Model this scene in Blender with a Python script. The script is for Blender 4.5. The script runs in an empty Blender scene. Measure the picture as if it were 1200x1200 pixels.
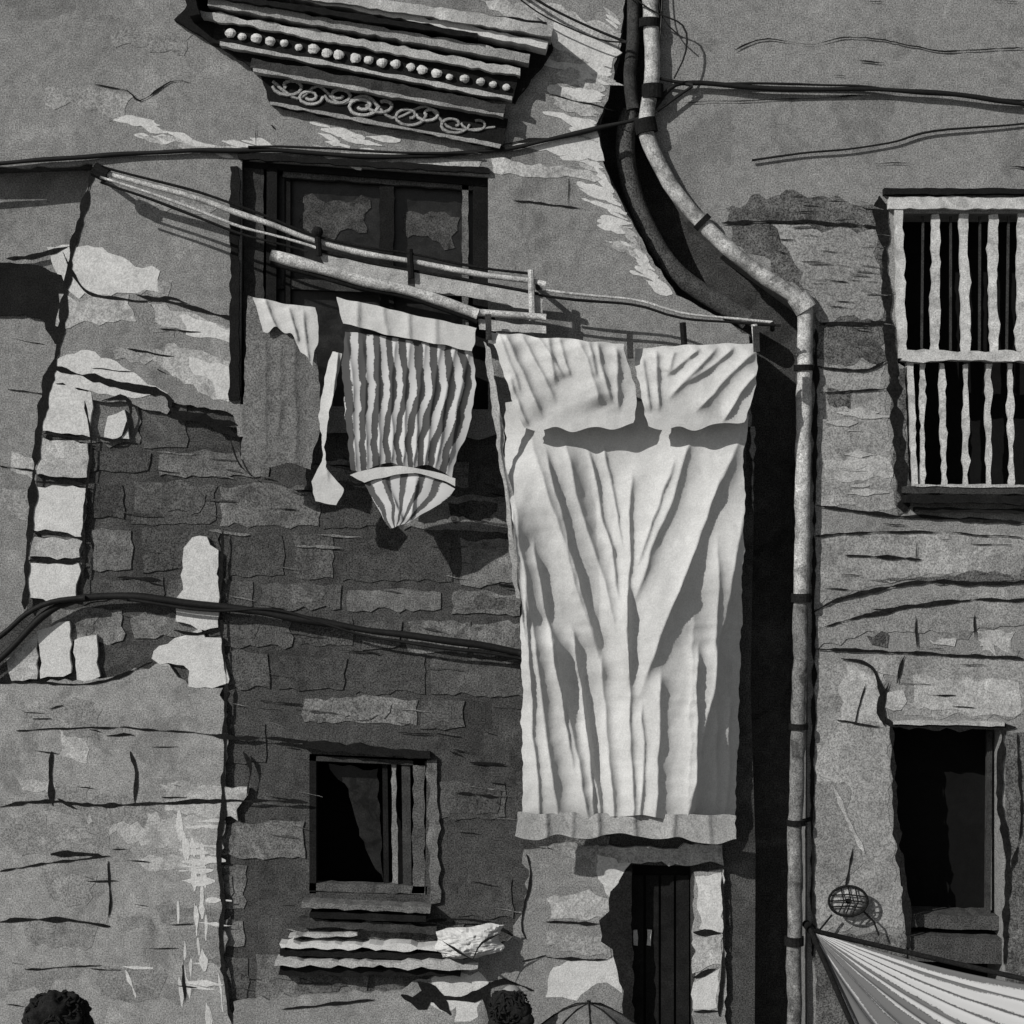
import bpy, math, random
from mathutils import Vector, Matrix, noise
from mathutils.geometry import tessellate_polygon
random.seed(7)
R=random.random
K=0.006; CZ=4.8; DIST=14.0
def W(px,py,d=0.0,comp=False):
    s=(DIST-d)/DIST if comp else 1.0
    return Vector(((px-600)*K*s, -d, CZ+(600-py)*K*s))
scene=bpy.context.scene
# ---------------------------------------------------------------- materials
MATS={}
def mat(name,tone,blotch=.22,grain=.32,rough=.92,bump=.35,bscale=1.7,gscale=100,spec=.12,warm=1.0):
    if name in MATS: return MATS[name]
    m=bpy.data.materials.new(name); m.use_nodes=True
    nt=m.node_tree; N=nt.nodes; L=nt.links; b=N['Principled BSDF']
    b.inputs['Roughness'].default_value=rough
    b.inputs['Specular IOR Level'].default_value=spec
    tc=N.new('ShaderNodeTexCoord')
    def nz(scale,det,ro=.55,dist=0):
        n=N.new('ShaderNodeTexNoise'); n.inputs['Scale'].default_value=scale; n.inputs['Detail'].default_value=det
        n.inputs['Roughness'].default_value=ro; n.inputs['Distortion'].default_value=dist
        L.new(tc.outputs['Object'],n.inputs['Vector']); return n
    n1=nz(bscale,5,.65,.5); n2=nz(gscale,1,.7); n3=nz(13,4,.7)
    r=N.new('ShaderNodeValToRGB'); e=r.color_ramp.elements
    def g(v): return (v,v,v,1)
    e[0].position=.40; e[0].color=g(1-blotch); e[1].position=.62; e[1].color=g(1+blotch)
    x=r.color_ramp.elements.new(.43); x.color=g(1-blotch*.15)
    x=r.color_ramp.elements.new(.59); x.color=g(1+blotch*.15)
    L.new(n1.outputs['Fac'],r.inputs['Fac'])
    def mr(src,a,bb,c,d):
        q=N.new('ShaderNodeMapRange'); q.inputs[1].default_value=a;q.inputs[2].default_value=bb
        q.inputs[3].default_value=c;q.inputs[4].default_value=d; L.new(src,q.inputs[0]); return q.outputs[0]
    def mul(a,bb):
        q=N.new('ShaderNodeMath'); q.operation='MULTIPLY'; L.new(a,q.inputs[0])
        if isinstance(bb,float): q.inputs[1].default_value=bb
        else: L.new(bb,q.inputs[1])
        return q.outputs[0]
    gr=mr(n2.outputs['Fac'],.3,.7,1-grain*1.5,1+grain*1.5)
    md=mr(n3.outputs['Fac'],.3,.7,1-blotch*.9,1+blotch*.9)
    v=mul(mul(mul(r.outputs['Color'],gr),md),float(tone))
    c=N.new('ShaderNodeCombineColor'); L.new(v,c.inputs[0]); L.new(v,c.inputs[1]); L.new(mul(v,.985*warm),c.inputs[2])
    L.new(c.outputs[0],b.inputs['Base Color'])
    if bump>0:
        ad=N.new('ShaderNodeMath'); ad.operation='ADD'; L.new(mul(n2.outputs['Fac'],.3),ad.inputs[0]); L.new(n3.outputs['Fac'],ad.inputs[1])
        bp=N.new('ShaderNodeBump'); bp.inputs['Strength'].default_value=bump; bp.inputs['Distance'].default_value=.014
        L.new(ad.outputs[0],bp.inputs['Height']); L.new(bp.outputs[0],b.inputs['Normal'])
    MATS[name]=m; return m
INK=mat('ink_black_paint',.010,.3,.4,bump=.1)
BLK=mat('dark_interior',.006,.2,.2,bump=0)  # black backs: the unlit look of the interiors is put into the colour
SHADE_MORTAR=mat('shade_dark_mortar',.056,.3,.5,bscale=2.6)  # shade over the lower wall is put into this dark mortar colour
GAP=mat('shade_dark_side_wall',.05,.35,.5)  # wall in the gap between houses, its shade painted into the tone
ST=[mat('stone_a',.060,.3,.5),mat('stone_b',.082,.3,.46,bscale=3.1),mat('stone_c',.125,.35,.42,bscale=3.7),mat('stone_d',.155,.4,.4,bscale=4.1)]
PL=mat('plaster_grey',.205,.24,.34,bscale=1.1)
PL2=mat('plaster_pale',.255,.24,.32,bscale=1.9)
PR=mat('plaster_right_house',.21,.22,.34,bscale=1.3)
DK=mat('plaster_stain_and_shade',.10,.4,.5,bscale=3)
LT=mat('limewash',.52,.10,.14,bscale=5)
LT2=mat('limewash_worn',.36,.24,.25,bscale=5)
WOOD=mat('weathered_wood',.04,.3,.35,bscale=5)
WPT=mat('white_painted_metal',.45,.25,.2,bscale=7,rough=.75)
PIPE=mat('pipe_painted',.36,.45,.3,bscale=6,rough=.8)
PIPE2=mat('pipe_worn',.15,.5,.35,bscale=6,rough=.85)
CAB=mat('rubber_cable',.012,.2,.2,bump=.1,rough=.6)
GLASS=mat('old_glass',.014,.5,.3,bump=.1,rough=.3,spec=.3,bscale=4)
REFL=mat('pane_reflection_grey',.06,.4,.4,bscale=6)  # grey patches that paint reflections onto the dark panes
SHEET=mat('white_cotton',.52,.07,.07,bump=.2,bscale=3)
GSHEET=mat('grey_cotton',.32,.15,.2,bump=.25,bscale=6)
TOWEL=mat('grey_towel',.14,.15,.38,bump=.5,bscale=4)
HAIR=mat('dark_hair',.014,.3,.3,bump=.4)
SKIN=mat('skin',.28,.05,.05,bump=.05,rough=.6)
CLO=mat('dark_coat',.04,.2,.25)
GRD=mat('street_paving',.16,.25,.3,bscale=2)
# ---------------------------------------------------------------- builders
STACK=[0]
def eps():
    STACK[0]+=1; return (STACK[0]%41)*0.00008
class B:
    def __init__(s,name,parent=None,comp=False):
        s.name=name;s.v=[];s.f=[];s.m=[];s.mats=[];s.parent=parent;s.comp=comp;s.smooth=False;s.uv=None
    def mi(s,m):
        if m not in s.mats: s.mats.append(m)
        return s.mats.index(m)
    def face(s,idx,m): s.f.append(idx); s.m.append(s.mi(m))
    def slab(s,outer,d,th,m,holes=()):
        loops=[list(outer)]+[list(h) for h in holes]
        pts=[p for l in loops for p in l]; n=len(pts)
        tris=tessellate_polygon([[Vector((p[0],-p[1],0)) for p in l] for l in loops])
        b0=len(s.v)
        s.v+=[W(p[0],p[1],d,s.comp) for p in pts]+[W(p[0],p[1],d,s.comp)+Vector((0,th,0)) for p in pts]
        for t in tris:
            a,b,c=[Vector((pts[i][0],-pts[i][1])) for i in t]
            cr=(b-a).cross(c-a)
            if abs(cr)<1e-9: continue
            t=list(t) if cr>0 else list(t)[::-1]
            s.face([b0+i for i in t],m)
            s.face([b0+n+i for i in t[::-1]],m)
        o=0
        for l in loops:
            k=len(l)
            for i in range(k):
                a=b0+o+i; b=b0+o+(i+1)%k
                s.face([a,b,b+n,a+n],m)
            o+=k
    def bar(s,p0,p1,w,d,th,m,amp=0):
        a=Vector(p0);b=Vector(p1);t=(b-a).normalized();n=Vector((-t.y,t.x))*w/2
        p=[tuple(a-n),tuple(b-n),tuple(b+n),tuple(a+n)]
        if amp: p=rough(p,amp,12)
        s.slab(p,d,th,m)
    def ribbon(s,pts,w,d,m,jit=1.0,vary=.8,taper=True):
        q=resample(pts,6); n=len(q); L=[]
        for i,p in enumerate(q):
            a=Vector(q[max(0,i-1)]);b=Vector(q[min(n-1,i+1)]);t=(b-a)
            if t.length<1e-6: t=Vector((1,0))
            t.normalize(); nn=Vector((-t.y,t.x))
            ww=w/2*max(.15,1+vary*(noise.noise(Vector((p[0]*.06,p[1]*.06,d*9+w)))*1.8+R()*.6-.3))
            if taper: ww*=min(1,.2+min(i,n-1-i)/3)
            c=Vector(p)+nn*(noise.noise(Vector((p[0]*.03,p[1]*.03,3)))*jit*2+(R()-.5)*.8)
            L.append((c-nn*ww,c+nn*ww))
        b0=len(s.v); dd=d+eps()
        for a,b in L: s.v+=[W(a.x,a.y,dd,s.comp),W(b.x,b.y,dd,s.comp)]
        for i in range(n-1): s.face([b0+2*i,b0+2*i+1,b0+2*i+3,b0+2*i+2],m)
    def tube3(s,P,rad,m,seg=10,cap=True):
        n=len(P); b0=len(s.v)
        for i in range(n):
            t=(P[min(n-1,i+1)]-P[max(0,i-1)]).normalized()
            up=Vector((0,1,0)) if abs(t.y)<.9 else Vector((1,0,0))
            u=t.cross(up).normalized(); w=t.cross(u)
            r=rad[i] if isinstance(rad,(list,tuple)) else rad
            for k in range(seg):
                a=2*math.pi*k/seg; s.v.append(P[i]+u*math.cos(a)*r+w*math.sin(a)*r)
        for i in range(n-1):
            for k in range(seg):
                a=b0+i*seg+k;b=b0+i*seg+(k+1)%seg
                s.face([a,b,b+seg,a+seg],m)
        if cap:
            s.face([b0+k for k in range(seg)],m); s.face([b0+(n-1)*seg+k for k in range(seg)][::-1],m)
    def tube(s,pts,d,rad,m,seg=10,step=10,d2=None,wob=0):
        q=resample(pts,step); n=len(q)
        if d2 is None: d2=d
        P=[W(p[0],p[1],d+(d2-d)*i/max(1,n-1),s.comp) for i,p in enumerate(q)]
        if wob:
            P=[p+Vector((noise.noise(p*2.1),noise.noise(p*1.7),noise.noise(p*2.5)))*wob for p in P]
            rad=[rad*(1+.35*noise.noise(p*3.3)) for p in P]
        s.tube3(P,rad,m,seg)
    def ball(s,c,r,m,sc=(1,1,1),seg=10,disp=0,fr=8):
        b0=len(s.v); c=Vector(c)
        for i in range(seg+1):
            th=math.pi*i/seg
            for k in range(2*seg):
                ph=math.pi*k/seg
                n=Vector((math.sin(th)*math.cos(ph),math.sin(th)*math.sin(ph),math.cos(th)))
                rr=r*(1+disp*noise.noise(n*fr*r*4+c*3)+disp*.5*noise.noise(n*fr*r*11+c)) if disp else r
                s.v.append(c+Vector((n.x*sc[0],n.y*sc[1],n.z*sc[2]))*rr)
        for i in range(seg):
            for k in range(2*seg):
                a=b0+i*2*seg+k;b=b0+i*2*seg+(k+1)%(2*seg)
                s.face([a,a+2*seg,b+2*seg,b],m)
    def box(s,x0,x1,y0,y1,z0,z1,m):
        b0=len(s.v)
        for z in (z0,z1):
            for (x,y) in ((x0,y0),(x1,y0),(x1,y1),(x0,y1)): s.v.append(Vector((x,y,z)))
        for f in ([3,2,1,0],[4,5,6,7],[0,1,5,4],[1,2,6,5],[2,3,7,6],[3,0,4,7]): s.face([b0+i for i in f],m)
    def done(s,smooth=False):
        me=bpy.data.meshes.new(s.name); me.from_pydata([tuple(v) for v in s.v],[],s.f)
        for m in s.mats: me.materials.append(m)
        me.polygons.foreach_set('material_index',s.m)
        if smooth: me.polygons.foreach_set('use_smooth',[True]*len(s.f))
        if s.uv:
            ul=me.uv_layers.new(name='UVMap')
            for li,l in enumerate(me.loops): ul.data[li].uv=s.uv[l.vertex_index]
        me.update(); o=bpy.data.objects.new(s.name,me); scene.collection.objects.link(o)
        if s.parent: o.parent=s.parent
        return o
def empty(name):
    o=bpy.data.objects.new(name,None); scene.collection.objects.link(o); return o
def resample(pts,step):
    pts=[Vector((p[0],p[1])) for p in pts]; out=[]
    n=len(pts)
    for i in range(n-1):
        p0=pts[max(0,i-1)];p1=pts[i];p2=pts[i+1];p3=pts[min(n-1,i+2)]
        k=max(1,int((p2-p1).length/step))
        for j in range(k):
            t=j/k
            q=0.5*((2*p1)+(p2-p0)*t+(2*p0-5*p1+4*p2-p3)*t*t+(3*p1-p0-3*p2+p3)*t*t*t)
            out.append((q.x,q.y))
    out.append((pts[-1].x,pts[-1].y)); return out
def rough(poly,amp=3,step=12):
    out=[];n=len(poly); step=min(step,8)
    for i in range(n):
        a=Vector(poly[i][:2]);b=Vector(poly[(i+1)%n][:2]);L=(b-a).length
        if L<1e-6: continue
        k=max(1,int(L/step))
        if L>400 and (a.x<-100 or b.x<-100 or a.y>1300): k=1
        t=(b-a)/L;nn=Vector((-t.y,t.x))
        for j in range(k):
            p=a+(b-a)*(j/k)
            o=0 if (p.x<-20 or p.x>1220 or p.y<-20 or p.y>1220) else (noise.noise(Vector((p.x*.07,p.y*.07,1.3)))*1.5+(R()-.5)*.9)*amp
            p=p+nn*o; out.append((p.x,p.y))
    return out
def sm(a,b,x):
    t=max(0,min(1,(x-a)/(b-a))); return t*t*(3-2*t)
# ================================================================ LEFT HOUSE
LH=empty('stone_house')
holes={'win_up':[(284,188),(572,208),(572,480),(282,474)],
 'win_lo':[(362,886),(500,893),(498,1050),(362,1046)],
 'door':[(738,1014),(811,1016),(813,1400),(738,1400)]}
recess=[(-500,200),(0,197),(108,193),(97,250),(84,305),(70,400),(55,460),(45,520),(36,620),(30,714),(0,745),(-500,800)]
redge=[(738,-200),(732,20),(726,70),(703,148),(708,190),(724,225),(742,258),(768,312),(795,345),(880,392),(884,600),(880,800),(886,1000),(884,1400)]
b=B('masonry_wall',LH)
b.slab([(-700,-200)]+redge+[(-700,1400)],-.03,.3,SHADE_MORTAR,[holes['win_up'],holes['win_lo'],holes['door'],recess])
b.done()
b=B('building_body',LH)
b.box(-7.8,1.86,.56,6,0,9.6,BLK); b.done()
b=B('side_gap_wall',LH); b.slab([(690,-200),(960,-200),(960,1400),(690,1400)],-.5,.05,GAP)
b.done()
b=B('roof_eave',LH); b.box(-7.9,1.2,-.5,6.2,9.62,9.8,DK); b.box(-7.9,1.2,-.1,6,9.8,10.6,ST[1]); b.done()
b=B('recessed_bay',LH)
b.slab([(-500,150),(130,150),(130,830),(-500,830)],-.22,.05,PL)
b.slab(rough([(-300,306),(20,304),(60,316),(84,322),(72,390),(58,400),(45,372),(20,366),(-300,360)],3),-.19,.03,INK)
b.slab(rough([(48,286),(76,283),(82,322),(60,318)],2),-.17,.03,LT)
b.ribbon([(0,300),(30,298),(75,285)],4,-.165,INK); b.ribbon([(-10,545),(40,552)],3,-.211,INK); b.ribbon([(0,455),(44,460)],2,-.211,INK)
b.slab(rough([(4,530),(36,535),(32,560),(2,550)],3),-.217,.01,LT2)
b.slab(rough([(-20,570),(34,576),(28,610),(-20,600)],3),-.216,.01,PL2)
b.done()
P1=[(-700,-200)]+[(x-2,y) for x,y in redge[:11]]+[(884,500),(600,505),(560,515),(480,505),(400,508),(280,512),(274,486),(240,478),(200,470),(196,486),(150,474),(104,468),(104,455),(60,447)]
P1+= [(x+1,y) for x,y in recess[::-1] if 190<y<446]
P1=P1[:-1]+[(-700,200)] if P1[-1][0]<-400 else P1+[(-700,198)]
b=B('upper_plaster',LH)
b.slab(rough(P1,2.5,14),.02,.045,PL,[holes['win_up']]); b.done()
P2=[(-700,801),(-500,801),(0,800),(60,797),(118,797),(190,776),(222,806),(262,806),(266,870),(262,940),(256,1000),(262,1060),(258,1110),(272,1200),(272,1400),(-700,1400)]
b=B('lower_plaster',LH); b.slab(rough(P2,4,12),.02,.045,PL2)
P3=[(274,1174),(400,1163),(470,1158),(560,1120),(600,1096),(618,1052),(614,995),(700,990),(734,1006),(716,1050),(722,1110),(734,1140),(736,1400),(274,1400)]
b.slab(rough(P3,4,12),.0205,.046,PL)
b.slab(rough([(813,1020),(846,1018),(850,1190),(848,1400),(815,1400)],3),.02,.045,PL2); b.done()
b=B('exposed_stones',LH)  # stones kept dark: the wall's shaded area is in their colour
def inside(p,poly):
    c=False;n=len(poly);x,y=p
    for i in range(n):
        x0,y0=poly[i];x1,y1=poly[i-1]
        if (y0>y)!=(y1>y) and x<(x1-x0)*(y-y0)/(y1-y0)+x0: c=not c
    return c
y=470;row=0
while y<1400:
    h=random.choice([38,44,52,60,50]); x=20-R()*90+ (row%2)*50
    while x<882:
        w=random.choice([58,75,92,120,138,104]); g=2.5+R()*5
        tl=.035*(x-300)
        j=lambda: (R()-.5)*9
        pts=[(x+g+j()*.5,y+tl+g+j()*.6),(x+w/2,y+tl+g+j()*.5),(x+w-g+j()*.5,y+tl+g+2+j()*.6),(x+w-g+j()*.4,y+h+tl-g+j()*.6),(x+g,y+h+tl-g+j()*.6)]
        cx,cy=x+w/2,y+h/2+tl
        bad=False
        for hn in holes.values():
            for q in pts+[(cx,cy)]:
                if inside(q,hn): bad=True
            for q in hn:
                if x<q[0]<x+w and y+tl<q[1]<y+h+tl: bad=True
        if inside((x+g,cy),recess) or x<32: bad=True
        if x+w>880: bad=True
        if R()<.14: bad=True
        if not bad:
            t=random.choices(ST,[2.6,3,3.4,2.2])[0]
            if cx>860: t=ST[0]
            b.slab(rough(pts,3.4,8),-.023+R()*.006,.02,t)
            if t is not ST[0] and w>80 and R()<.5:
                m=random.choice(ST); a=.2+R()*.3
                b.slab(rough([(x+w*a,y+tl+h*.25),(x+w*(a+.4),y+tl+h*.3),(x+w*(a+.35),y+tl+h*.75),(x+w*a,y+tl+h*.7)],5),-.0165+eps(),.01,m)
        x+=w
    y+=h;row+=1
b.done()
b=B('limewash_patches',LH)
def fl(poly,m=LT,amp=3,d=.0215): b.slab(rough(poly,amp,9),min(d,.0218)+eps(),.04,m)
fl([(80,290),(120,292),(186,318),(186,340),(130,345),(92,352),(72,330)],LT,5)
fl([(70,350),(150,346),(160,375),(66,382)],LT2,5)
fl([(62,420),(105,408),(160,440),(198,462),(150,470),(58,445)],LT,4)
fl([(170,350),(276,385),(276,400),(190,384)],LT2,5); fl([(212,368),(276,388),(276,402),(220,392)],LT,3)
fl([(196,402),(276,425),(276,470),(250,470),(218,448),(190,430)],LT2,4); fl([(222,420),(274,432),(272,468),(256,468),(250,446),(226,440)],LT,3)
for q,m in [([(52,447),(108,460),(106,512),(48,505)],LT),([(42,512),(104,520),(102,562),(40,556)],LT2),([(38,570),(102,572),(98,628),(36,620)],LT),
  ([(35,628),(96,634),(94,655),(33,652)],LT2),([(34,660),(94,660),(90,702),(60,706),(33,700)],LT),([(44,740),(80,728),(84,790),(48,795)],LT),
  ([(88,748),(114,744),(118,792),(90,796)],LT),([(8,770),(46,742),(44,796),(12,798)],LT2),([(128,490),(148,480),(152,515),(122,514)],LT)]: fl(q,m,3)
fl([(216,642),(226,630),(242,630),(254,645),(258,700),(256,735),(240,740),(206,728),(206,700),(213,690)],LT,3)
fl([(180,772),(186,755),(215,745),(226,738),(258,748),(268,804),(222,804),(216,778)],LT,5)
for (x0,y0,x1,y1,n,w) in [(122,135,170,145,7,10),(180,150,300,160,12,12),(355,140,430,160,9,10),(610,60,700,75,7,15),(360,170,440,185,6,8)]:
    for i in range(n):
        t=i/n; x=x0+(x1-x0)*t+R()*10; yy=y0+(y1-y0)*t+R()*22
        b.ribbon([(x,yy),(x+18+R()*32,yy+5+R()*6)],4+R()*6,.0215,LT if R()<.7 else LT2)
for i in range(60):
    t=i/59; yy=22+t*322
    ex=0
    for j in range(len(redge)-1):
        (xa,ya),(xb,yb)=redge[j],redge[j+1]
        if ya<=yy<=yb: ex=xa+(xb-xa)*(yy-ya)/(yb-ya)
    L=14+R()*34
    if 55<yy<150: L+=18
    b.ribbon([(ex-6-L,yy-6-R()*8),(ex-4-R()*4,yy+R()*4)],5+R()*8,.0215,LT if R()<.8 else LT2)
fl([(600,172),(640,160),(700,152),(708,190),(680,186),(640,178)],LT,3)
fl([(560,0),(640,5),(728,40),(722,62),(690,50),(600,22)],LT2,4)
fl([(650,24),(728,62),(716,82),(640,52)],LT,4)
fl([(400,178),(470,180),(560,190),(560,198),(400,190)],LT2,3); fl([(575,185),(690,200),(705,214),(580,203)],LT2,3)
for q,m in [([(632,992),(700,990),(735,1012),(725,1040),(700,1035),(692,1008)],PL2),([(700,1000),(738,1010),(716,1052),(700,1030)],LT),
 ([(640,1050),(700,1044),(718,1054),(716,1078),(645,1076)],LT2),([(640,1092),(712,1098),(716,1122),(690,1120),(640,1108)],PL2),
 ([(690,994),(850,990),(848,1012),(735,1010)],LT2),([(814,1024),(846,1022),(846,1090),(820,1088)],LT),([(814,1098),(844,1094),(845,1128),(812,1140)],LT2),
 ([(812,1150),(842,1134),(840,1180),(812,1182)],LT),([(648,1130),(716,1120),(730,1160),(700,1150),(676,1172),(640,1168)],LT),([(505,1142),(560,1138),(575,1160),(550,1164),(530,1182),(508,1176)],LT),([(540,1150),(562,1160),(560,1190),(530,1196)],LT)]: fl(q,m,4)
for i in range(34):
    yy=945+R()*235; x=205+R()*35+ (yy-945)*.03
    if R()<.65: b.ribbon([(x,yy),(x+3*R(),yy+18+R()*25)],4+R()*4,.0215,LT)
    else: b.ribbon([(x,yy),(x+28+R()*14,yy+R()*4)],4+R()*4,.0215,LT)
for (x0,y0,x1,y1) in [(145,1132,180,1134),(148,1136,160,1168),(216,1150,262,1154),(256,1140,262,1185),(216,1125,222,1170)]: b.ribbon([(x0,y0),(x1,y1)],6,.0216,LT)
for i in range(26):
    x=R()*200; yy=815+R()*340; w=30+R()*80; h=16+R()*34
    fl([(x,yy),(x+w,yy+3),(x+w*.9,yy+h),(x+5,yy+h*.8)],random.choice([PL,PL,LT2,PR]),6,.0208)
for i in range(26):
    x=R()*560; yy=R()*440; w=30+R()*90; h=8+R()*24
    if x+w>265 and yy+h>20 and yy<480 and x<640: 
        if not(yy>20 and x<200 and x+w<262): continue
    if 180<yy and x<110: continue
    fl([(x,yy),(x+w,yy+w*.1),(x+w*.9,yy+h+w*.1),(x+5,yy+h*.8)],random.choice([PL2,PR]),6,.0208)
b.done()
b=B('cracks_and_joints',LH)
CR=[([(110,100),(150,107),(165,118),(200,97),(225,99)],1.6),([(112,196),(97,250),(84,305),(70,400),(55,460),(45,520),(36,620),(30,714)],7),
([(75,295),(100,340),(160,352),(200,350),(230,360)],2.5),([(160,345),(230,362),(278,375)],3.5),([(60,430),(130,448),(196,464),(204,482),(278,498)],6),([(200,486),(240,492),(280,512)],10),
([(120,470),(148,466),(154,490),(140,516),(112,512)],4),([(52,508),(104,516)],3),([(42,564),(104,568)],3.5),([(36,624),(98,630)],3.5),([(34,657),(95,658)],5),([(100,470),(108,520),(100,600),(98,700)],3),
([(10,798),(110,800),(180,775)],2.5),([(20,855),(140,852),(262,862)],1.8),([(0,945),(60,938),(120,944),(256,938),(362,940)],3.5),([(0,1080),(60,1076),(130,1084)],4),([(0,1020),(50,1012),(130,1002)],2),
([(128,1008),(130,1060),(126,1084)],2),([(152,880),(160,905),(158,940)],4),([(62,880),(60,920),(64,944)],5),([(60,1000),(95,1000),(120,1002)],5),([(30,1135),(120,1130)],1.5),([(216,1122),(216,1178)],2.5),
([(266,800),(264,860),(262,940),(256,1000),(262,1060),(260,1110),(272,1200)],4),([(250,862),(362,868)],4),([(285,880),(294,900),(290,935)],5),([(262,622),(258,700),(262,760),(266,800)],3),
([(204,738),(232,742),(256,738)],3),([(270,500),(278,540),(300,560)],2.5),([(640,112),(720,130)],1.5),([(666,210),(666,240)],2.5),([(600,235),(690,245)],1.3),([(580,170),(640,163),(700,150)],2.5),
([(616,1000),(622,1030),(612,1080),(618,1100)],3),([(640,1080),(716,1082)],3),([(640,1120),(700,1124),(720,1118)],2.5),
([(612,1125),(640,1118)],3),([(812,1092),(846,1092)],5),([(812,1145),(842,1132)],5),([(812,1184),(842,1184)],4),([(845,1018),(848,1100),(842,1190)],3),([(330,1182),(440,1170)],2),([(500,1080),(560,1078),(600,1095)],3),
([(68,935),(90,948)],8),([(60,830),(75,826)],4),([(186,432),(196,438)],8),([(318,148),(322,152)],6),([(300,140),(300,170)],1.2),
([(490,1150),(520,1168),(560,1165),(575,1150)],9),([(470,1165),(490,1172),(510,1168),(528,1188)],13),([(560,1160),(590,1150),(625,1160)],7),([(575,1150),(570,1170),(575,1195)],8)]
for p,w in CR: b.ribbon(p,w,.0262,INK)
b.slab(rough([(740,1010),(726,1034),(714,1044),(712,1066),(704,1078),(703,1104),(716,1112),(722,1140),(729,1160),(732,1230),(742,1230)],2),.0263,.04,INK)
for i in range(26):
    x=R()*240; yy=810+R()*380; b.ribbon([(x,yy),(x+6+R()*30,yy+R()*3)],1+R()*1.4,.0262,INK)
for i in range(20):
    x=R()*640; yy=200+R()*280 if x<240 else R()*180
    if 215<x<650 and yy<180: continue
    b.ribbon([(x,yy),(x+15+R()*50,yy+3+R()*8)],.8+R()*1.2,.0262,INK)
for i in range(170):
    x=110+R()*480; yy=520+R()*640
    if 350<x<510 and 865<yy<1080: continue
    if x<270 and yy>770: continue
    if x>200 and x<262 and yy>625: continue
    b.ribbon([(x,yy),(x+10+R()*45,yy+2+R()*4)],1+R()*2.2,-.0125,random.choice([INK,SHADE_MORTAR,ST[3],ST[0]]))
b.done()
b=B('window_cornice',LH)
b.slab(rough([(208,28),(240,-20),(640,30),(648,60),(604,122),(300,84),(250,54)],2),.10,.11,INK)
b.bar((238,-14),(646,50),13,.34,.30,LT2,1.6); b.bar((240,4),(560,54),6,.31,.28,INK,1.2)
b.bar((330,2),(640,64),8,.29,.26,LT,1.8); b.bar((250,12),(620,78),10,.25,.22,PL2,1.6)
b.bar((238,24),(610,92),9,.2,.16,LT2,2); b.bar((226,-8),(236,30),12,.3,.2,INK,1)
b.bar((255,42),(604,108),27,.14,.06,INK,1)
b.bar((262,58),(600,122),5,.19,.1,LT2,1.2)
b.bar((298,80),(592,134),12,.17,.12,WOOD,1.5); b.bar((300,88),(590,141),4,.18,.1,PL2,1)
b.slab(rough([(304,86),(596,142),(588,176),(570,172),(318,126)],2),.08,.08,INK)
for i in range(21):
    t=i/20; c=W(272+t*322+(R()-.5)*4,45+t*62+(R()-.5)*3,.155); b.ball(c,.022+R()*.013,LT,(1.15,.8,.95),6,.3)
def scroll(cx,cy,r,dirn,turn=1.4,m=LT2):
    P=[]
    for k in range(16):
        a=k/15*turn*2*math.pi; rr=r*(1-.75*k/15); P.append((cx+dirn*math.cos(a)*rr*1.6,cy+math.sin(a)*rr))
    b.tube(P,.09,.012,m,6,4,wob=.012)
for i in range(9):
    t=i/8; x=340+t*222+(R()-.5)*8; yy=107+t*43
    scroll(x,yy+(4 if i%2 else -3),9+R()*5,1 if i%2 else -1,.8+R()*.7,random.choice([LT2,PL2,PL2]))
b.tube([(322,98),(350,118),(375,104),(400,124),(430,116),(460,140),(500,128),(530,154),(580,150)],.085,.011,PL2,6,6,wob=.02)
b.bar((318,124),(586,174),4,.1,.03,PL2,1.2)
b.done()
b=B('upper_window',LH)
WD=WOOD
b.bar((284,188),(572,210),14,-.04,.12,INK); b.bar((296,190),(296,478),24,-.05,.12,WOOD,1); b.bar((318,196),(316,478),12,-.03,.1,INK)
b.bar((563,206),(563,480),18,-.05,.12,INK); b.bar((452,206),(452,480),17,-.09,.08,INK,1); b.bar((545,212),(545,480),8,-.08,.06,ST[2],1); b.bar((330,202),(560,218),6,-.08,.06,ST[1],1)
b.bar((335,204),(335,480),7,-.09,.06,INK)
b.slab([(322,200),(560,215),(560,480),(322,480)],-.18,.01,GLASS)
b.bar((322,330),(560,340),12,-.1,.06,WD)
b.slab(rough([(346,226),(430,230),(426,272),(404,262),(390,275),(350,262)],6),-.172,.004,REFL)
b.slab(rough([(470,244),(536,250),(530,290),(500,270),(474,275)],6),-.172,.004,REFL)
b.bar((276,196),(276,470),11,.05,.06,INK,2); b.bar((280,184),(574,202),7,.06,.07,INK,1.5)
b.done()
b=B('lower_window',LH)
b.bar((362,888),(500,894),8,-.03,.1,WOOD); b.bar((366,886),(366,1048),8,-.03,.1,INK); b.bar((460,892),(463,1046),6,-.07,.1,PL,1.4); b.bar((450,892),(452,1046),6,-.08,.1,INK)
b.bar((475,892),(477,1048),10,-.05,.1,WOOD); b.bar((491,892),(490,1048),14,-.03,.1,ST[1],1.6); b.bar((362,1040),(500,1044),9,-.03,.1,ST[1],1.4)
b.slab(rough([(382,900),(440,905),(448,1040),(425,1000),(405,930),(384,905)],3),-.2,.01,GLASS)
b.bar((355,872),(505,885),9,.05,.08,INK,2); b.bar((356,1056),(505,1062),7,.14,.17,ST[2],1.5); b.bar((365,1068),(500,1073),7,.12,.15,INK,1); b.bar((352,1078),(512,1088),9,.08,.1,WOOD,2)  # lowest dark bar paints the shadow at the base of the sill
b.bar((506,890),(510,1060),12,.0,.04,ST[2],3)
b.done()
b=B('stone_ledge',LH)
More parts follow.
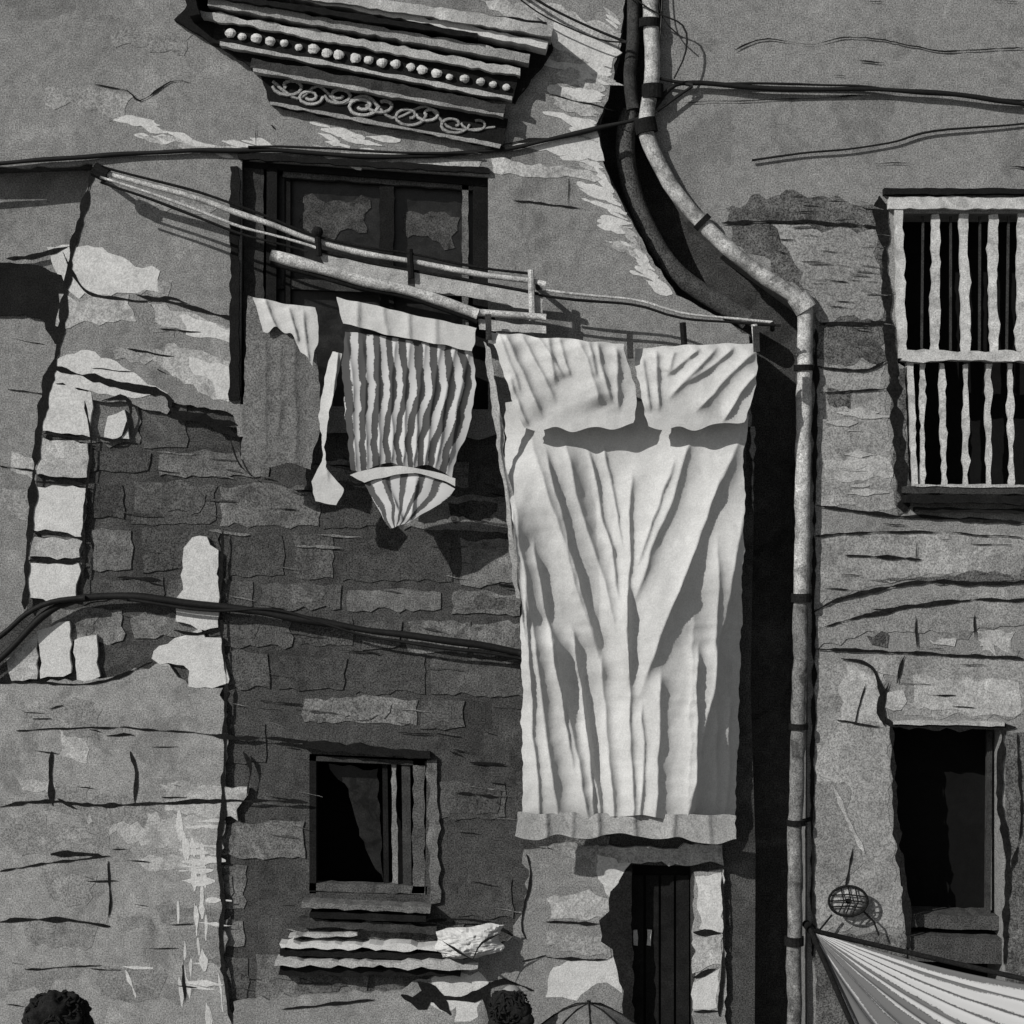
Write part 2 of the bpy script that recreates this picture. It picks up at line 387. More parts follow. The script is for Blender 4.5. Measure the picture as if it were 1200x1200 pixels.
b.bar((330,1103),(522,1106),6,.14,.16,LT,2.6); b.bar((330,1112),(530,1118),8,.11,.14,INK,1); b.bar((326,1122),(560,1126),8,.16,.17,LT2,3); b.bar((330,1134),(540,1136),9,.1,.12,INK,2); b.bar((340,1094),(420,1092),3,.1,.12,LT2,1.5)
b.done()
b=B('door',LH)
DW=mat('black_door_wood',.012,.3,.3,bscale=5)
b.slab([(736,1010),(814,1012),(814,1400),(736,1400)],-.16,.05,BLK)
for i in range(4): b.bar((748+i*18,1030),(748+i*18,1398),15,-.14,.02,DW)
b.bar((746,1094),(746,1112),5,-.12,.02,LT,1); b.bar((762,1094),(762,1112),4,-.12,.02,LT,1)
b.done()
# ================================================================ RIGHT HOUSE
RH=empty('rendered_house')
ledge=[(786,-200),(776,20),(770,100),(762,150),(778,200),(812,250),(852,292),(905,330),(946,360),(948,500),(946,900),(946,1400)]
wb=[(1052,250),(1330,250),(1330,575),(1066,578),(1060,430),(1052,425)]
dr=[(1045,848),(1174,852),(1176,1400),(1064,1400),(1062,1100),(1050,980)]
b=B('rendered_wall',RH); b.slab(ledge[:1]+[(1900,-200),(1900,1400)]+ledge[:0:-1],0,.5,PR,[wb,dr]); b.done()
b=B('building_body',RH); b.box(1.9,7.8,.57,6,0,9.6,BLK); b.done()
b=B('roof_eave',RH); b.box(1.3,7.9,-.4,6.2,9.62,9.85,DK); b.box(1.3,7.9,0,6,9.85,10.8,ST[1]); b.done()
b=B('plaster_stains_and_shade',RH)
def fr(poly,m,amp=4,d=.002): b.slab(rough(poly,amp,10),min(d,.007)*.6+eps()*1.2,.02,m)
fr([(850,240),(930,228),(1038,246),(1040,430),(1000,432),(955,420),(955,350),(905,318),(860,285)],DK,7)
fr([(905,262),(1030,270),(1034,372),(960,376),(940,330)],PR,7,.0068)
fr([(960,430),(1036,424),(1050,600),(958,592)],PL2,6); fr([(965,540),(1040,536),(1046,560),(970,562)],LT2,5,.0068); fr([(1040,430),(1062,430),(1066,600),(1050,606)],DK,5,.007)
fr([(955,622),(1200,626),(1300,626),(1300,672),(1080,676),(1000,690),(955,712)],PL2,4)
fr([(950,770),(1010,775),(1036,800),(1040,850),(1045,960),(1058,1090),(960,1090)],PL2,6); fr([(990,780),(1030,790),(1034,846),(985,848)],LT2,6,.0068)
fr([(1046,765),(1150,768),(1198,775),(1300,775),(1300,842),(1060,838)],PL2,5); fr([(1070,790),(1150,795),(1196,800),(1198,838),(1075,832)],LT2,6,.0068)
fr([(1178,856),(1300,856),(1300,1400),(1178,1400)],DK,3)
fr([(955,920),(990,915),(1010,1010),(980,1040),(955,1030)],PR,5,.0068)
fr([(955,1100),(1060,1090),(1062,1400),(955,1400)],DK,5,.0068)
fr([(955,715),(1000,702),(1200,688),(1300,688),(1300,730),(1180,735),(1000,745),(958,760)],PR,4,.0068)
fr([(1020,680),(1200,665),(1300,665),(1300,676),(1100,684)],DK,3,.007)
for i in range(30):
    x=960+R()*200; yy=440+R()*150 if R()<.5 else 610+R()*220; w=16+R()*50; h=6+R()*20
    if x+w>1040 and yy<615: continue
    fr([(x,yy),(x+w,yy+2),(x+w*.9,yy+h),(x+4,yy+h*.8)],random.choice([PR,PL2,LT2,PL,DK]),5,.007)
for i in range(14): 
    yy=480+R()*100;x=968+R()*30; b.ribbon([(x,yy),(x+20+R()*30,yy+R()*3)],3+R()*3,.009,LT2)
b.ribbon([(975,920),(1000,975),(1012,1000)],4,.009,LT2)
b.done()
b=B('wall_cracks_and_shade',RH)
for p,w in [([(800,120),(900,118),(1010,112)],1),([(860,60),(900,46),(950,52),(1010,44),(1100,60),(1200,56)],1.4),([(845,262),(940,260),(1040,268)],3),([(960,380),(1040,378)],3.5),([(955,430),(1010,434),(1040,422)],3),([(960,460),(1040,456)],1.5),([(955,592),(1050,604),(1200,612)],3.5),
 ([(955,628),(1060,622),(1200,630)],2),([(990,652),(1080,655)],3),([(1072,628),(1074,655)],2),([(950,718),(990,700),(1080,682),(1140,684),(1210,680)],4),([(955,738),(1010,722),(1100,706),(1210,702)],3.5),([(1072,720),(1074,760)],2),([(1140,720),(1142,750)],2),
 ([(955,760),(1050,764),(1200,772)],3),([(985,772),(1015,778),(1030,800),(1036,850)],4),([(1040,800),(1042,846),(1190,852)],6),([(1045,850),(1048,950),(1052,985),(1062,1060),(1064,1110)],7),([(1000,990),(990,1040)],2),([(1176,850),(1170,930),(1180,1010),(1176,1130)],5),
 ([(1192,860),(1196,960),(1184,1020)],3),([(1030,230),(1036,300),(1044,420),(1060,600)],12),([(956,385),(954,600),(952,900),(952,1120)],4),([(980,845),(1035,852)],2),([(1015,800),(1000,850)],1.5),([(1060,768),(1050,800)],3)]: b.ribbon(p,w,.0145,INK)
for i in range(28):
    x=965+R()*220; yy=R()*220 if R()<.2 else 600+R()*240; b.ribbon([(x,yy),(x+10+R()*40,yy+R()*3)],.7+R()*1.2,.014,INK)
for i in range(110):
    x=850+R()*180; yy=225+R()*200
    if x<856+(yy-240)*.78: continue
    b.ribbon([(x,yy),(x+6+R()*24,yy+R()*3)],1+R()*2,.014,random.choice([INK,DK,DK]))
b.done()
b=B('barred_window',RH)
b.bar((1040,239),(1345,241),14,.06,.16,WPT,1.6); b.bar((1051,236),(1057,420),10,.05,.13,WPT,1.6); b.bar((1056,417),(1345,419),12,.06,.14,WPT,1.8)
b.bar((1066,425),(1072,580),7,.02,.1,WPT,1.4)
b.bar((1034,226),(1345,226),7,.08,.1,INK,1)
for x in (1096,1130,1164,1196,1230,1264,1298): 
    o=(R()-.5)*6; b.bar((x+o,250),(x-o+2,412),10,-.02+.02*R(),.03,WPT,2); b.bar((x-14+o,252),(x-14,410),2.5,-.05,.02,WOOD)
for x in (1082,1106,1133,1160,1186,1213,1240,1267,1294):
    b.bar((x-2+R()*2,426),(x+(R()-.5)*4,572),6,-.02+.02*R(),.03,WPT,1.8)
b.bar((1056,574),(1345,577),8,.10,.2,WOOD,1); b.bar((1058,584),(1345,588),10,.14,.2,INK,1.5); b.bar((1070,597),(1345,601),5,.08,.1,INK,1)
b.bar((1070,569),(1345,571),3,.11,.1,LT2,.8)
b.slab([(1050,248),(1335,248),(1335,580),(1050,580)],-.42,.01,BLK)
b.done()
b=B('doorway',RH)
b.slab([(1040,840),(1180,840),(1180,1400),(1040,1400)],-.45,.02,BLK)
b.bar((1062,1082),(1178,1086),16,-.1,.3,ST[0],1); b.bar((1062,1112),(1178,1116),30,-.02,.4,ST[0],1); b.bar((1046,846),(1176,848),5,.03,.06,LT2,1); b.bar((1168,860),(1166,1080),6,-.2,.05,WOOD)
b.done()
# ================================================================ DRAIN PIPE
pp=[(757,-60),(762,30),(763,95),(756,150),(768,188),(800,238),(842,284),(890,322),(936,354),(941,380),(940,500),(937,700),(934,850),(930,1000),(928,1400)]
PE=empty('drain_pipe')
b=B('pipe_run',PE); q=resample(pp,8)
up=[p for p in q if p[1]<=705]; lo=[p for p in q if p[1]>=700]
wv=lambda x,y:W(x+2.2*noise.noise(Vector((0,y*.02,5)))+.8*noise.noise(Vector((0,y*.09,5))),y,.07)
b.tube3([wv(x,y) for x,y in up],[.054*(1+.12*noise.noise(Vector((0,y*.05,9)))) for x,y in up],PIPE,16); b.tube3([wv(x,y) for x,y in lo],[.052*(1+.12*noise.noise(Vector((0,y*.05,9)))) for x,y in lo],PIPE2,16); b.done(True)
b=B('pipe_collars',PE)
def collar(x,y,tx,ty,r=.08,m=PIPE2,h=.05):
    c=W(x,y,.07); t=Vector((tx,0,-ty)).normalized(); b.tube3([c-t*h,c+t*h],r,m,16)
for c in [(764,110,0,1,.076,INK),(756,150,.2,1,.078,INK),(822,262,.7,.7,.070,INK,.02),(938,356,.5,.8,.080,PIPE,.06),(940,432,0,1,.070,INK,.02),(937,700,0,1,.07,INK,.03),(934,850,0,1,.068,INK,.02),(931,962,0,1,.068,INK,.02),(929,1100,0,1,.068,INK,.03),(760,30,0,1,.072,INK,.03)]: collar(*c)
for y in (430,700,960): b.tube3([W(940,y,.07),W(952,y,-.02)],.015,INK)
b.done()
b=B('old_pipe',PE); b.tube([(742,-60),(742,40),(738,90),(742,128)],.0,.045,WOOD,12); b.tube([(742,124),(735,150),(738,200),(760,262),(800,320),(880,372)],-.2,.07,ST[0],12); b.done(True)
# ================================================================ CABLES
def cable(name,runs):
    b=B(name,None,True)
    for pts,d,r,*e in runs: b.tube(pts,d,r,CAB,8,9,e[0] if e else None,.012)
    return b.done(True)
cable('overhead_cable',[([(-120,200),(0,192),(60,187),(125,182),(290,176),(430,183),(560,178),(640,164),(700,150),(755,136),(785,104),(812,97),(900,103),(1000,104),(1120,112),(1320,138)],.06,.017),
  ([(812,99),(900,97),(1000,100),(1100,112),(1320,124)],.05,.008),([(560,180),(470,178),(380,174),(290,172)],.08,.009),
  ([(880,188),(960,178),(1040,168),(1110,152),(1320,136)],.03,.008),([(770,92),(800,97),(812,100)],.07,.014),([(770,130),(790,116),(812,101)],.07,.010)])
cable('service_wire',[([(700,-40),(760,10),(800,30),(804,60),(790,92)],.14,.006),([(770,-30),(776,20),(800,45)],.12,.005),([(600,-20),(650,12),(735,50)],.12,.010),([(735,50),(700,45),(640,20),(610,0)],.14,.006)])
cable('power_cable',[([(-80,830),(0,772),(50,722),(90,702),(150,698),(230,708),(330,722),(430,738),(520,750),(612,766)],.08,.025),([(-80,800),(0,745),(30,720),(60,706),(100,700)],.12,.018),
  ([(150,702),(250,716),(330,716),(430,745),(612,772)],.10,.010)])
# ================================================================ CLOTHES RACK
CR_=empty('clothes_drying_rack')
b=B('poles',CR_,True)
PW=mat('pale_pole_wood',.42,.3,.3,bscale=8)
b.tube([(118,202),(280,248),(372,284),(480,306),(622,330),(640,334)],.30,.020,PW,10,14,None,.02)
b.tube([(118,208),(200,236),(300,270),(372,292)],.34,.010,PW,8,14,None,.02)
b.tube([(318,300),(400,322),(480,342),(560,368)],.42,.040,PW,12,14,None,.015)
b.tube([(318,308),(400,331),(480,350),(560,376)],.40,.020,INK,8,14,None,.015)
b.tube([(372,294),(480,317),(560,330),(632,345)],.30,.012,INK,8,14,None,.015)
b.tube([(120,196),(280,240),(372,278),(480,297),(560,312),(624,322)],.33,.009,INK,8,14,None,.015)
b.tube([(118,214),(200,243),(290,276),(360,296)],.36,.009,INK,8,14,None,.015)
b.tube([(560,366),(640,372)],.42,.024,PW,10)
b.tube([(636,340),(740,352),(800,366),(905,378)],.30,.009,PW,8,14,None,.015); b.tube([(632,346),(740,358),(800,372),(915,382)],.32,.009,INK,8,14,None,.015)
b.done(True)
b=B('uprights',CR_,True)
for x,y,h in [(372,276,24),(480,292,34),(622,316,60),(800,378,28),(884,380,22),(576,366,30),(563,372,14)]:
    b.tube([(x,y),(x+2,y+h)],.34,.022,INK if x in(480,372,576,800,563) else PW,8)
b.tube([(110,198),(126,206)],.3,.05,INK,8)
for x,y in [(120,204),(480,310),(630,332),(905,380)]:
    b.tube3([W(x,y,.32,True),W(x,y+6,-.02,True)],.018,INK,8)
b.ball(W(372,272,.34,True),.04,INK,seg=8)
b.slab(rough([(374,298),(478,316),(478,336),(384,318)],1.5),.31,.01,LT2); b.slab(rough([(486,318),(636,346),(636,366),(560,350),(486,338)],1.5),.31,.01,LT2)
b.slab(rough([(560,374),(640,382),(640,392),(562,386)],1.5),.40,.01,LT2)
b.done()
# ================================================================ CLOTH
def lerp_poly(P,t):
    n=len(P)-1
    f=t*n;i=min(n-1,int(f));u=f-i
    a,b_=P[i],P[i+1]; return (a[0]+(b_[0]-a[0])*u,a[1]+(b_[1]-a[1])*u)
def cloth(name,left,right,nx,ny,d,folds,m,base=lambda u,v:0,top=lambda u:0,bottom=lambda u:0,parent=None,wr=.006,ks=1.0):
    b=B(name,parent,True); b.uv=[]
    left=resample(left,12);right=resample(right,12)
    for j in range(ny+1):
        v=j/ny; L=lerp_poly(left,v);Rr=lerp_poly(right,v)
        for i in range(nx+1):
            u=i/nx
            x=L[0]+(Rr[0]-L[0])*u; y=L[1]+(Rr[1]-L[1])*u+top(u)*(1-v)+bottom(u)*v
            x+=4*noise.noise(Vector((u*2,y*.03,d)))+1.6*noise.noise(Vector((u*2,y*.12,d))); y+=2.5*noise.noise(Vector((x*.05,v*2,d)))
            dd=d+base(u,v)
            for fo in folds:
                (x0,y0,x1,y1,w,a)=fo[:6]; rt=fo[6] if len(fo)>6 else .35
                A=Vector((x0,y0));T=Vector((x1-x0,y1-y0));LL=T.length;T/=LL
                q=Vector((x,y))-A; s=q.dot(T)/LL; 
                n=q.x*T.y-q.y*T.x
                n=n+4*noise.noise(Vector((x*.018,y*.018,w)))+1.2*noise.noise(Vector((x*.06,y*.06,w)))
                fade=max(0,min(1,(s+.06)/.16))*max(0,min(1,(1.08-s)/.25))
                if fade<=0: continue
                fade=fade*fade*(3-2*fade)*(1+.35*noise.noise(Vector((s*4,w,a*50))))
                dd+=ks*a*fade*(math.exp(-n/(w*rt)) if n>0 else math.exp(n/(w*1.5)))
            dd+=wr*noise.noise(Vector((x*.03,y*.012,d*7)))+wr*.8*noise.noise(Vector((x*.08,y*.05,d)))
            b.v.append(W(x,y,dd,True)); b.uv.append((u,v))
    for j in range(ny):
        for i in range(nx):
            a=j*(nx+1)+i; b.face([a,a+nx+1,a+nx+2,a+1],m)
    return b.done(True)
F=[(622,515,706,785,26,.10,.75),(662,520,724,745,18,.08,.7),(604,590,655,965,22,.10,.6),(646,735,694,972,18,.09,.7),(704,770,722,978,16,.07,.5),
 (864,515,750,810,26,.07,.35),(812,515,746,700,16,.06,.4),(872,600,806,975,20,.09,.5),(776,790,768,978,14,.06,.4),
 (640,530,700,760,7,.04),(690,530,728,700,7,.04),(708,525,730,640,6,.03),(626,640,672,900,7,.04),(616,700,632,965,8,.04),(670,740,706,970,7,.04),(684,800,700,970,5,.03),
 (845,560,790,720,7,.03),(790,540,748,660,6,.03),(738,560,736,800,9,.05),(735,690,742,975,10,.06,.5),(755,830,750,975,6,.03),(842,640,838,970,10,.04,.5),(820,760,812,975,8,.05),(856,820,852,970,7,.03),(600,600,616,760,6,.03)]
def sb(u,v):
    m1=sm(.05,.22,v)*(1-.45*sm(.5,.8,v))
    l=.20*max(0,1-u/.36)*m1
    c=.10*math.exp(-((u-.60)/.16)**2)*sm(.15,.5,v)
    r=-max(0,u-.78)*sm(.38,.55,v)*.85
    return l+c+r
cloth('hanging_sheet',[(592,470),(594,560),(606,640),(611,760),(611,956)],[(876,470),(872,560),(870,700),(866,850),(862,962)],200,240,.27,F,SHEET,
  base=sb,bottom=lambda u:4*math.sin(u*9),ks=1.15)
cloth('sheet_hem',[(606,952),(604,978)],[(863,956),(862,984)],110,8,.37,[(700,930,700,1010,8,.03),(640,930,640,1010,8,.03),(672,930,668,1010,6,.02),(745,930,742,1010,8,.03),(790,930,790,1010,8,.03),(830,930,835,1010,8,.02)],GSHEET,base=lambda u,v:.06*max(0,1-u/.36)-.12*max(0,u-.78),bottom=lambda u:3*math.sin(u*23)+3*math.sin(u*9))
cloth('pillowcase',[(570,388),(584,420),(600,470),(614,500)],[(732,404),(742,440),(746,470),(740,496)],100,80,.47,
 [(592,388,634,485,11,.06,.5),(612,392,650,470,8,.035),(628,392,660,440,6,.03),(642,394,650,450,8,.035),(678,398,706,474,14,.07,.8),(700,402,716,470,7,.04),(720,408,728,480,8,.04),(598,440,618,498,6,.03),(655,396,668,440,6,.03),(584,392,612,460,6,.03),(690,400,700,440,5,.025)],SHEET,bottom=lambda u:6*math.sin(u*3.1)+2*math.sin(u*17))
cloth('pillowcase',[(742,408),(746,440),(752,470),(760,500)],[(888,402),(890,430),(882,465),(870,492)],90,80,.47,
 [(884,410,816,480,10,.05,.5),(860,408,806,450,7,.035),(840,408,786,466,8,.045,.6),(818,408,782,440,7,.035),(768,412,772,480,8,.04),(790,412,784,436,6,.025),(888,436,846,492,8,.045),(752,420,762,480,6,.03)],SHEET,bottom=lambda u:5*math.sin(u*3.1)+2*math.sin(u*15))
b=B('clothes_peg',None,True)
for x,y in ((572,384),(738,406),(886,398)): b.bar((x,y-16),(x+1,y+14),7,.54,.03,WOOD)
b.done()
def stripe_mat(name,n,dark,light,thr=.5,ns=2.2,amp=1.3):
    m=bpy.data.materials.new(name); m.use_nodes=True; nt=m.node_tree;N=nt.nodes;L=nt.links;bs=N['Principled BSDF'];bs.inputs['Roughness'].default_value=.9
    bs.inputs['Specular IOR Level'].default_value=.1
    uv=N.new('ShaderNodeUVMap'); tc=N.new('ShaderNodeTexCoord'); nz=N.new('ShaderNodeTexNoise'); nz.inputs['Scale'].default_value=ns; nz.inputs['Detail'].default_value=2.5
    L.new(tc.outputs['Object'],nz.inputs['Vector'])
    sp=N.new('ShaderNodeSeparateXYZ'); L.new(uv.outputs[0],sp.inputs[0])
    def M(op,a,b_):
        q=N.new('ShaderNodeMath');q.operation=op
        for k,z in enumerate((a,b_)):
            if isinstance(z,(int,float)): q.inputs[k].default_value=z
            else: L.new(z,q.inputs[k])
        return q.outputs[0]
    w=M('MULTIPLY',M('SUBTRACT',nz.outputs['Fac'],.5),amp)
    ph=M('ADD',M('MULTIPLY',sp.outputs[0],n),w); fr_=M('FRACT',ph,0)
    n2=N.new('ShaderNodeTexNoise'); n2.inputs['Scale'].default_value=105; L.new(tc.outputs['Object'],n2.inputs['Vector'])
    fr_=M('ADD',fr_,M('MULTIPLY',M('SUBTRACT',n2.outputs['Fac'],.5),.22))
    r=N.new('ShaderNodeValToRGB'); e=r.color_ramp.elements; e[0].position=thr-.05;e[0].color=(dark,)*3+(1,);e[1].position=thr;e[1].color=(light,)*3+(1,)
    x=e.new(.94);x.color=(light*.9,)*3+(1,); x=e.new(.99);x.color=(dark*.4,)*3+(1,)
    L.new(fr_,r.inputs[0]); L.new(r.outputs[0],bs.inputs['Base Color']); return m
SK=stripe_mat('striped_cotton',9,.075,.54,.52)
PLT=[(408+i*18,395,418+i*13,560,9,.035,.5) for i in range(0,9)]
cloth('striped_skirt',[(404,388),(400,430),(406,500),(414,552)],[(556,408),(558,450),(544,510),(530,556)],130,80,.40,PLT,SK,bottom=lambda u:-10*math.sin(u*3.14)+4*math.sin(u*14))
cloth('skirt_waistband',[(394,348),(402,380)],[(558,384),(556,412)],70,12,.46,[(450,340,455,420,8,.02),(510,350,512,420,8,.02),(420,340,424,420,6,.02),(480,340,480,420,6,.02)],SHEET)
SK2=stripe_mat('striped_cotton_sash',5,.10,.54,.40)
cloth('hanging_sash',[(428,568),(440,590),(458,618)],[(532,572),(514,590),(478,612)],60,30,.42,[(450,560,470,610,6,.03),(490,560,480,610,6,.03)],SK2,top=lambda u:-16*math.sin(u*3.14))
cloth('waist_tie',[(412,556),(428,566)],[(534,560),(532,570)],60,5,.45,[],SHEET,top=lambda u:-12*math.sin(u*3.14),bottom=lambda u:-14*math.sin(u*3.14))
cloth('grey_towel',[(290,346),(286,430),(284,490),(284,538)],[(368,366),(374,420),(374,490),(366,552)],60,70,.36,[(310,360,312,540,9,.010),(345,370,348,548,9,.014),(330,400,326,530,7,.01)],TOWEL,bottom=lambda u:6*math.sin(u*6))
cloth('white_cloth',[(296,348),(304,372),(308,388)],[(370,362),(374,392),(368,430)],50,24,.40,[(310,350,325,390,6,.03),(340,360,350,400,6,.03),(358,364,362,430,5,.02)],SHEET,bottom=lambda u:-18*math.sin(u*3.1)+3*math.sin(u*19))
cloth('cotton_stocking',[(388,412),(378,450),(374,490),(380,540),(366,564),(370,588)],[(404,414),(392,460),(381,500),(385,550),(402,574),(392,592)],24,70,.38,[(396,410,384,560,5,.03)],SHEET)
cloth('cotton_stocking',[(566,400),(576,480),(590,560),(598,640),(604,700)],[(578,410),(586,490),(597,560),(604,640),(610,700)],16,70,.52,[(575,410,602,640,4,.02)],GSHEET)
b=B('crumpled_cloth_bundle',None,False); b.comp=False
import itertools
def crum(cx,cy,rx,ry,d,seed):
    b0=len(b.v); n=26
    for j in range(n+1):
        for i in range(n+1):
            u=i/n*2-1; v=j/n*2-1; rr=max(abs(u),abs(v)); 
            h=.11*(1-rr**3)+.05*abs(noise.noise(Vector((u*2.3,v*2.3,seed))))+.03*abs(noise.noise(Vector((u*6,v*5,seed))))
            x=cx+rx*u*(1+.25*noise.noise(Vector((v*1.5,seed,u*.5)))); yy=cy+ry*v*(1+.35*noise.noise(Vector((u*1.8,seed+4,v*.5))))-4*u
            b.v.append(W(x,yy,d+h))
    for j in range(n):
        for i in range(n):
            a=b0+j*(n+1)+i; b.face([a,a+n+1,a+n+2,a+1],SHEET)
crum(550,1098,36,17,.14,3.3)
b.ribbon([(514,1090),(540,1104),(560,1116)],2.5,.31,INK); b.ribbon([(586,1082),(566,1094),(556,1112)],2,.31,INK)
b.done(False)
# ================================================================ LAMP + AWNING
b=B('round_wall_lamp',None,True)
c=W(994,1056,.12,True)
P=[c+Vector((math.cos(a)*.135,0,math.sin(a)*.105)) for a in [k*math.pi/16 for k in range(33)]]
b.tube3(P,.009,INK,6)
b.ball(c+Vector((0,.04,0)),.125,mat('lamp_enamel',.32,.3,.3,bscale=8),(1.05,.3,.82),12)
for k in range(-1,2):
    h=.05*k; w=math.sqrt(max(0,1-(h/.12)**2))
    b.tube3([c+Vector((-.13*w,-.0,h*.8)),c+Vector((0,-.03,h*.8+.012)),c+Vector((.13*w,0,h*.8-.01))],.005,INK,6)
    b.tube3([c+Vector((h-.02,0,-.10*w)),c+Vector((h+.015,-.03,0)),c+Vector((h,0,.10*w))],.005,INK,6)
b.tube([(975,1072),(962,1088),(955,1096)],.1,.007,INK,6); b.tube([(1010,1066),(1024,1080),(1030,1096)],.1,.007,INK,6); b.tube3([c,c+Vector((0,.13,.0))],.02,INK)
b.done(True)
AW=empty('market_awning')
b=B('canopy',AW); b.uv=[]
ap=Vector(W(950,1090,.2,True)); e0=Vector(W(1290,1168,1.1,True)); e1=Vector(W(1020,1250,1.5,True))
n=120
for j in range(31):
    t=j/30
    for i in range(n+1):
        u=i/n; e=e0.lerp(e1,u); e=e+Vector((.25,-.1,-.2))*math.sin(u*math.pi)*.6
        p=ap.lerp(e,t); p+=Vector((0,-.6,.8))*(.04*t*(math.sin(u*2*math.pi*8)+.5*noise.noise(Vector((u*9,0,2))))); p.z-=.05*math.sin(t*math.pi)
        b.v.append(p); b.uv.append((u,t))
AM=stripe_mat('striped_canvas',9,.12,.45,.55,1.0,.8)
for j in range(30):
    for i in range(n):
        a=j*(n+1)+i; b.face([a,a+n+1,a+n+2,a+1],AM)
b.done(True)
b=B('frame',AW); b.tube3([ap+Vector((0,.2,0)),ap],.03,INK); b.tube3([ap,e0],.018,INK); b.tube3([ap,e1],.018,INK); b.tube3([e0,Vector((e0.x,e0.y,0))],.03,WOOD); b.tube3([e1,Vector((e1.x,e1.y,0))],.03,WOOD); b.done(True)
PA=empty('street_parasol')
PC=mat('parasol_canvas',.15,.3,.3)
b=B('canopy',PA); c=W(690,1176,.8,True); rr=.46; seg=48
for j in range(13):
    t=j/12
    for i in range(seg):
        a=2*math.pi*i/seg; r=rr*t*(1-.08*abs(math.sin(a*4))*t); b.v.append(c+Vector((math.cos(a)*r,math.sin(a)*r,-.24*t*t*(1+.12*abs(math.sin(a*4)))-.04*t)))
for j in range(12):
    for i in range(seg):
        k=j*seg+i;k2=j*seg+(i+1)%seg; b.face([k,k+seg,k2+seg,k2],PC)
for k in range(8):
    a=math.pi*k/4; b.tube3([c+Vector((math.cos(a)*rr*t,math.sin(a)*rr*t,-.24*t*t-.04*t+.004)) for t in (0,.25,.5,.75,1)],.006,INK,6)
b.done(True)
b=B('pole',PA); b.tube3([c+Vector((0,0,.02)),Vector((c.x,c.y,0))],.014,WOOD); b.done(True)
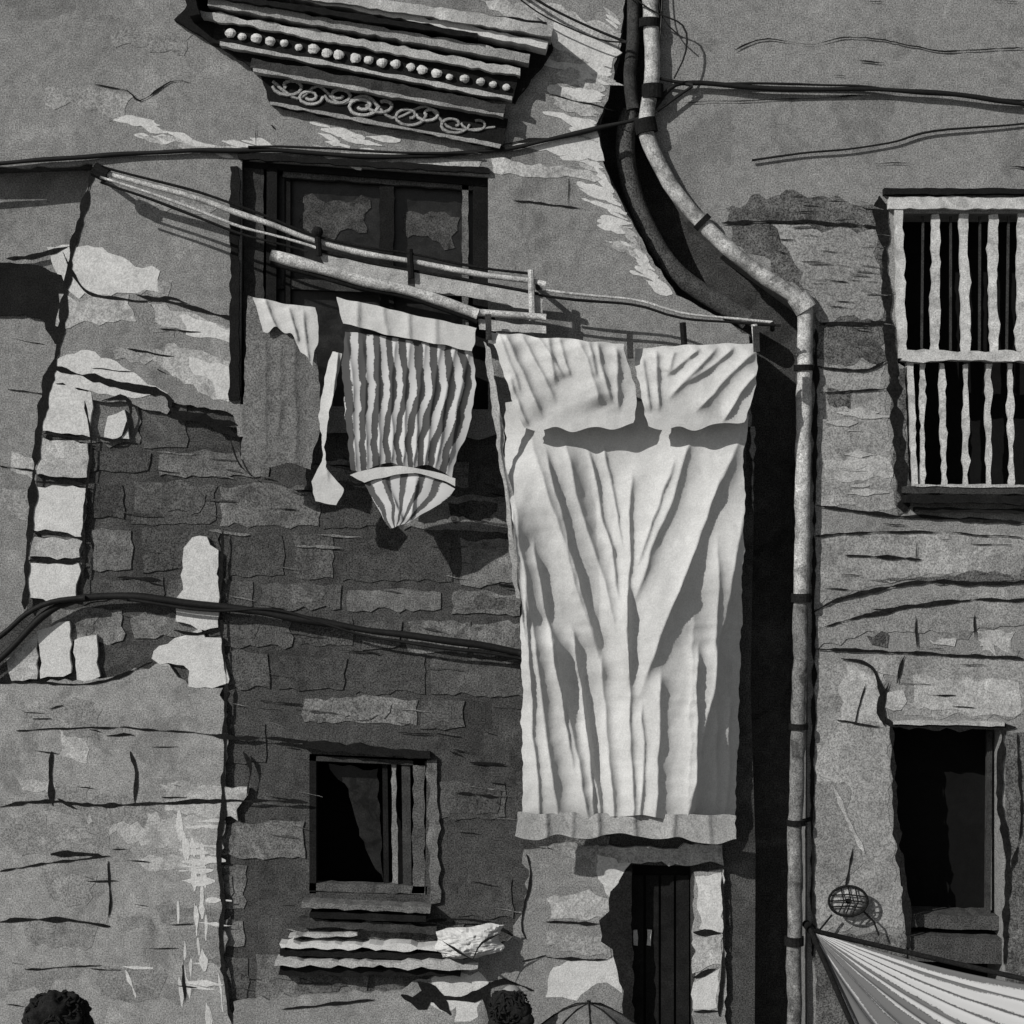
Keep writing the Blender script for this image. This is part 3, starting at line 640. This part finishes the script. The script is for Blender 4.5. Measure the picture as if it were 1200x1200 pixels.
# ================================================================ PEOPLE
def person(name,px,d,top,face,coat=CLO,hw=.19,sx_=1.0):
    E=empty(name); base=W(px,0,d,True); s=top/1.75
    me=bpy.data.meshes.new('body'); V=[];ED=[];RD=[]
    def ad(p,r,par=None):
        V.append(Vector(p)*s);RD.append(r*s)
        if par is not None: ED.append((par,len(V)-1))
        return len(V)-1
    pel=ad((0,0,.95),.15); w=ad((0,0,1.1),.13,pel); ch=ad((0,0,1.3),.16,w); sh=ad((0,0,1.42),.12,ch); nk=ad((0,0,1.5),.055,sh); ad((0,.01,1.56),.055,nk)
    H=[]
    for sx in (-1,1):
        a=ad((sx*.18,0,1.41),.06,sh);el=ad((sx*.25,.02,1.14),.045,a);wr=ad((sx*.24,.10,.90),.03,el);pm=ad((sx*.24,.13,.83),.035,wr);H.append((sx,pm))
        h=ad((sx*.1,0,.88),.095,pel);kn=ad((sx*.11,.02,.50),.065,h);an=ad((sx*.12,0,.1),.042,kn);ad((sx*.12,.14,.04),.04,an)
    for sx,pm in H:
        for k in range(4):
            x=sx*.24+(k-1.5)*.02; a=ad((x,.135,.80),.010,pm); q=ad((x,.145,.765-.004*abs(k-1.5)),.009,a); ad((x,.135,.735-.006*abs(k-1.5)),.008,q)
        a=ad((sx*.24-sx*.035,.15,.81),.010,pm); ad((sx*.24-sx*.045,.165,.78),.009,a)
    me.from_pydata([tuple(v) for v in V],ED,[]); o=bpy.data.objects.new('body',me); scene.collection.objects.link(o)
    md=o.modifiers.new('Skin','SKIN')
    for i,sv in enumerate(me.skin_vertices[0].data): sv.radius=(RD[i],RD[i]*.8)
    me.skin_vertices[0].data[0].use_root=True
    o.modifiers.new('Sub','SUBSURF').levels=2; o.modifiers['Sub'].render_levels=2
    me.materials.append(coat); o.parent=E
    b=B('head',E); hc=Vector((0,.02,1.64))*s
    b.ball(hc,.115*s,SKIN,(.8,.95,1.1),14); b.ball(hc+Vector((0,.115*s,-.01)),.02*s,SKIN,(.7,1,1.3),8)
    for sx in (-1,1):
        b.ball(hc+Vector((sx*.035*s,.098*s,.012)),.013*s,LT,seg=6); b.ball(hc+Vector((sx*.035*s,.108*s,.012)),.006*s,INK,seg=6); b.ball(hc+Vector((sx*.095*s,0,-.01)),.028*s,SKIN,(.4,.7,1.1),6)
    b.ball(hc+Vector((0,.098*s,-.052*s)),.02*s,CLO,(1.2,.4,.35),6)
    b.done(True)
    b=B('hair',E); hp=hc+Vector((0,-.035,-.02))
    b.ball(hp,hw*.95,HAIR,(1.05*sx_,.85,.86),40,.30,2.6)
    b.ball(hp+Vector((hw*.45,0,-hw*.45)),hw*.7,HAIR,(sx_,.8,.95),30,.35,3); b.ball(hp+Vector((-hw*.45,0,-hw*.4)),hw*.7,HAIR,(sx_,.8,.95),30,.35,3)
    for i in range(260):
        a=R()*6.28; z=-.7+R()*1.7; z=min(z,1); q=math.sqrt(max(0,1-z*z)); v=Vector((math.cos(a)*q*sx_,math.sin(a)*q*.85,z*.86))
        if v.y>.45 and z<.55: continue
        p=hp+v*hw*.90; t=Vector((R()-.5,R()-.5,R()-.5)).normalized(); t=(t-v*t.dot(v)*.8)
        L=.03+.03*R()
        b.tube3([p,p+t*L*.5+v*.014,p+t*L+v*.010,p+t*L*1.3-v*.01],[.007,.008,.007,.003],HAIR,4,False)
    b.done(True)
    E.location=(base.x,base.y,0); E.rotation_euler=(0,0,face); return E
person('woman_with_curly_hair',66,.95,1.62,.3,CLO,.195,1.1)
person('man_with_curly_hair',598,1.0,1.69,-.4,CLO,.135)
# ================================================================ GROUND
b=B('ground'); b.box(-150,150,-150,150,-.2,-.004,GRD); b.done()
b=B('street_pavement')
b.box(-7.7,7.7,-1.1,-.001,-.002,.10,ST[3]); b.box(-7.7,7.7,-1.25,-1.103,-.002,.12,PL2)
b.done()
# ================================================================ LIGHT / CAMERA
ts=Vector((-.62,-.62,.50)).normalized()
sd=bpy.data.lights.new('sun','SUN'); sd.energy=3.6; sd.angle=math.radians(.5); sd.color=(1,.985,.96)
so=bpy.data.objects.new('sun',sd); scene.collection.objects.link(so); so.rotation_euler=ts.to_track_quat('Z','Y').to_euler()
w=bpy.data.worlds.new('World'); scene.world=w; w.use_nodes=True; nt=w.node_tree
sk=nt.nodes.new('ShaderNodeTexSky'); sk.sky_type='NISHITA'; sk.sun_disc=False; sk.sun_elevation=math.asin(ts.z); sk.sun_rotation=math.radians(225)
hs=nt.nodes.new('ShaderNodeHueSaturation'); hs.inputs['Saturation'].default_value=.12
nt.links.new(sk.outputs[0],hs.inputs['Color']); nt.links.new(hs.outputs[0],nt.nodes['Background'].inputs[0]); nt.nodes['Background'].inputs[1].default_value=.055
cd=bpy.data.cameras.new('camera'); cd.lens=36*DIST/7.2; cd.clip_end=500
co=bpy.data.objects.new('camera',cd); scene.collection.objects.link(co); co.location=(0,-DIST,CZ); co.rotation_euler=(math.pi/2,0,0); scene.camera=co
scene.view_settings.view_transform='Standard'; scene.view_settings.look='None'; scene.view_settings.exposure=0
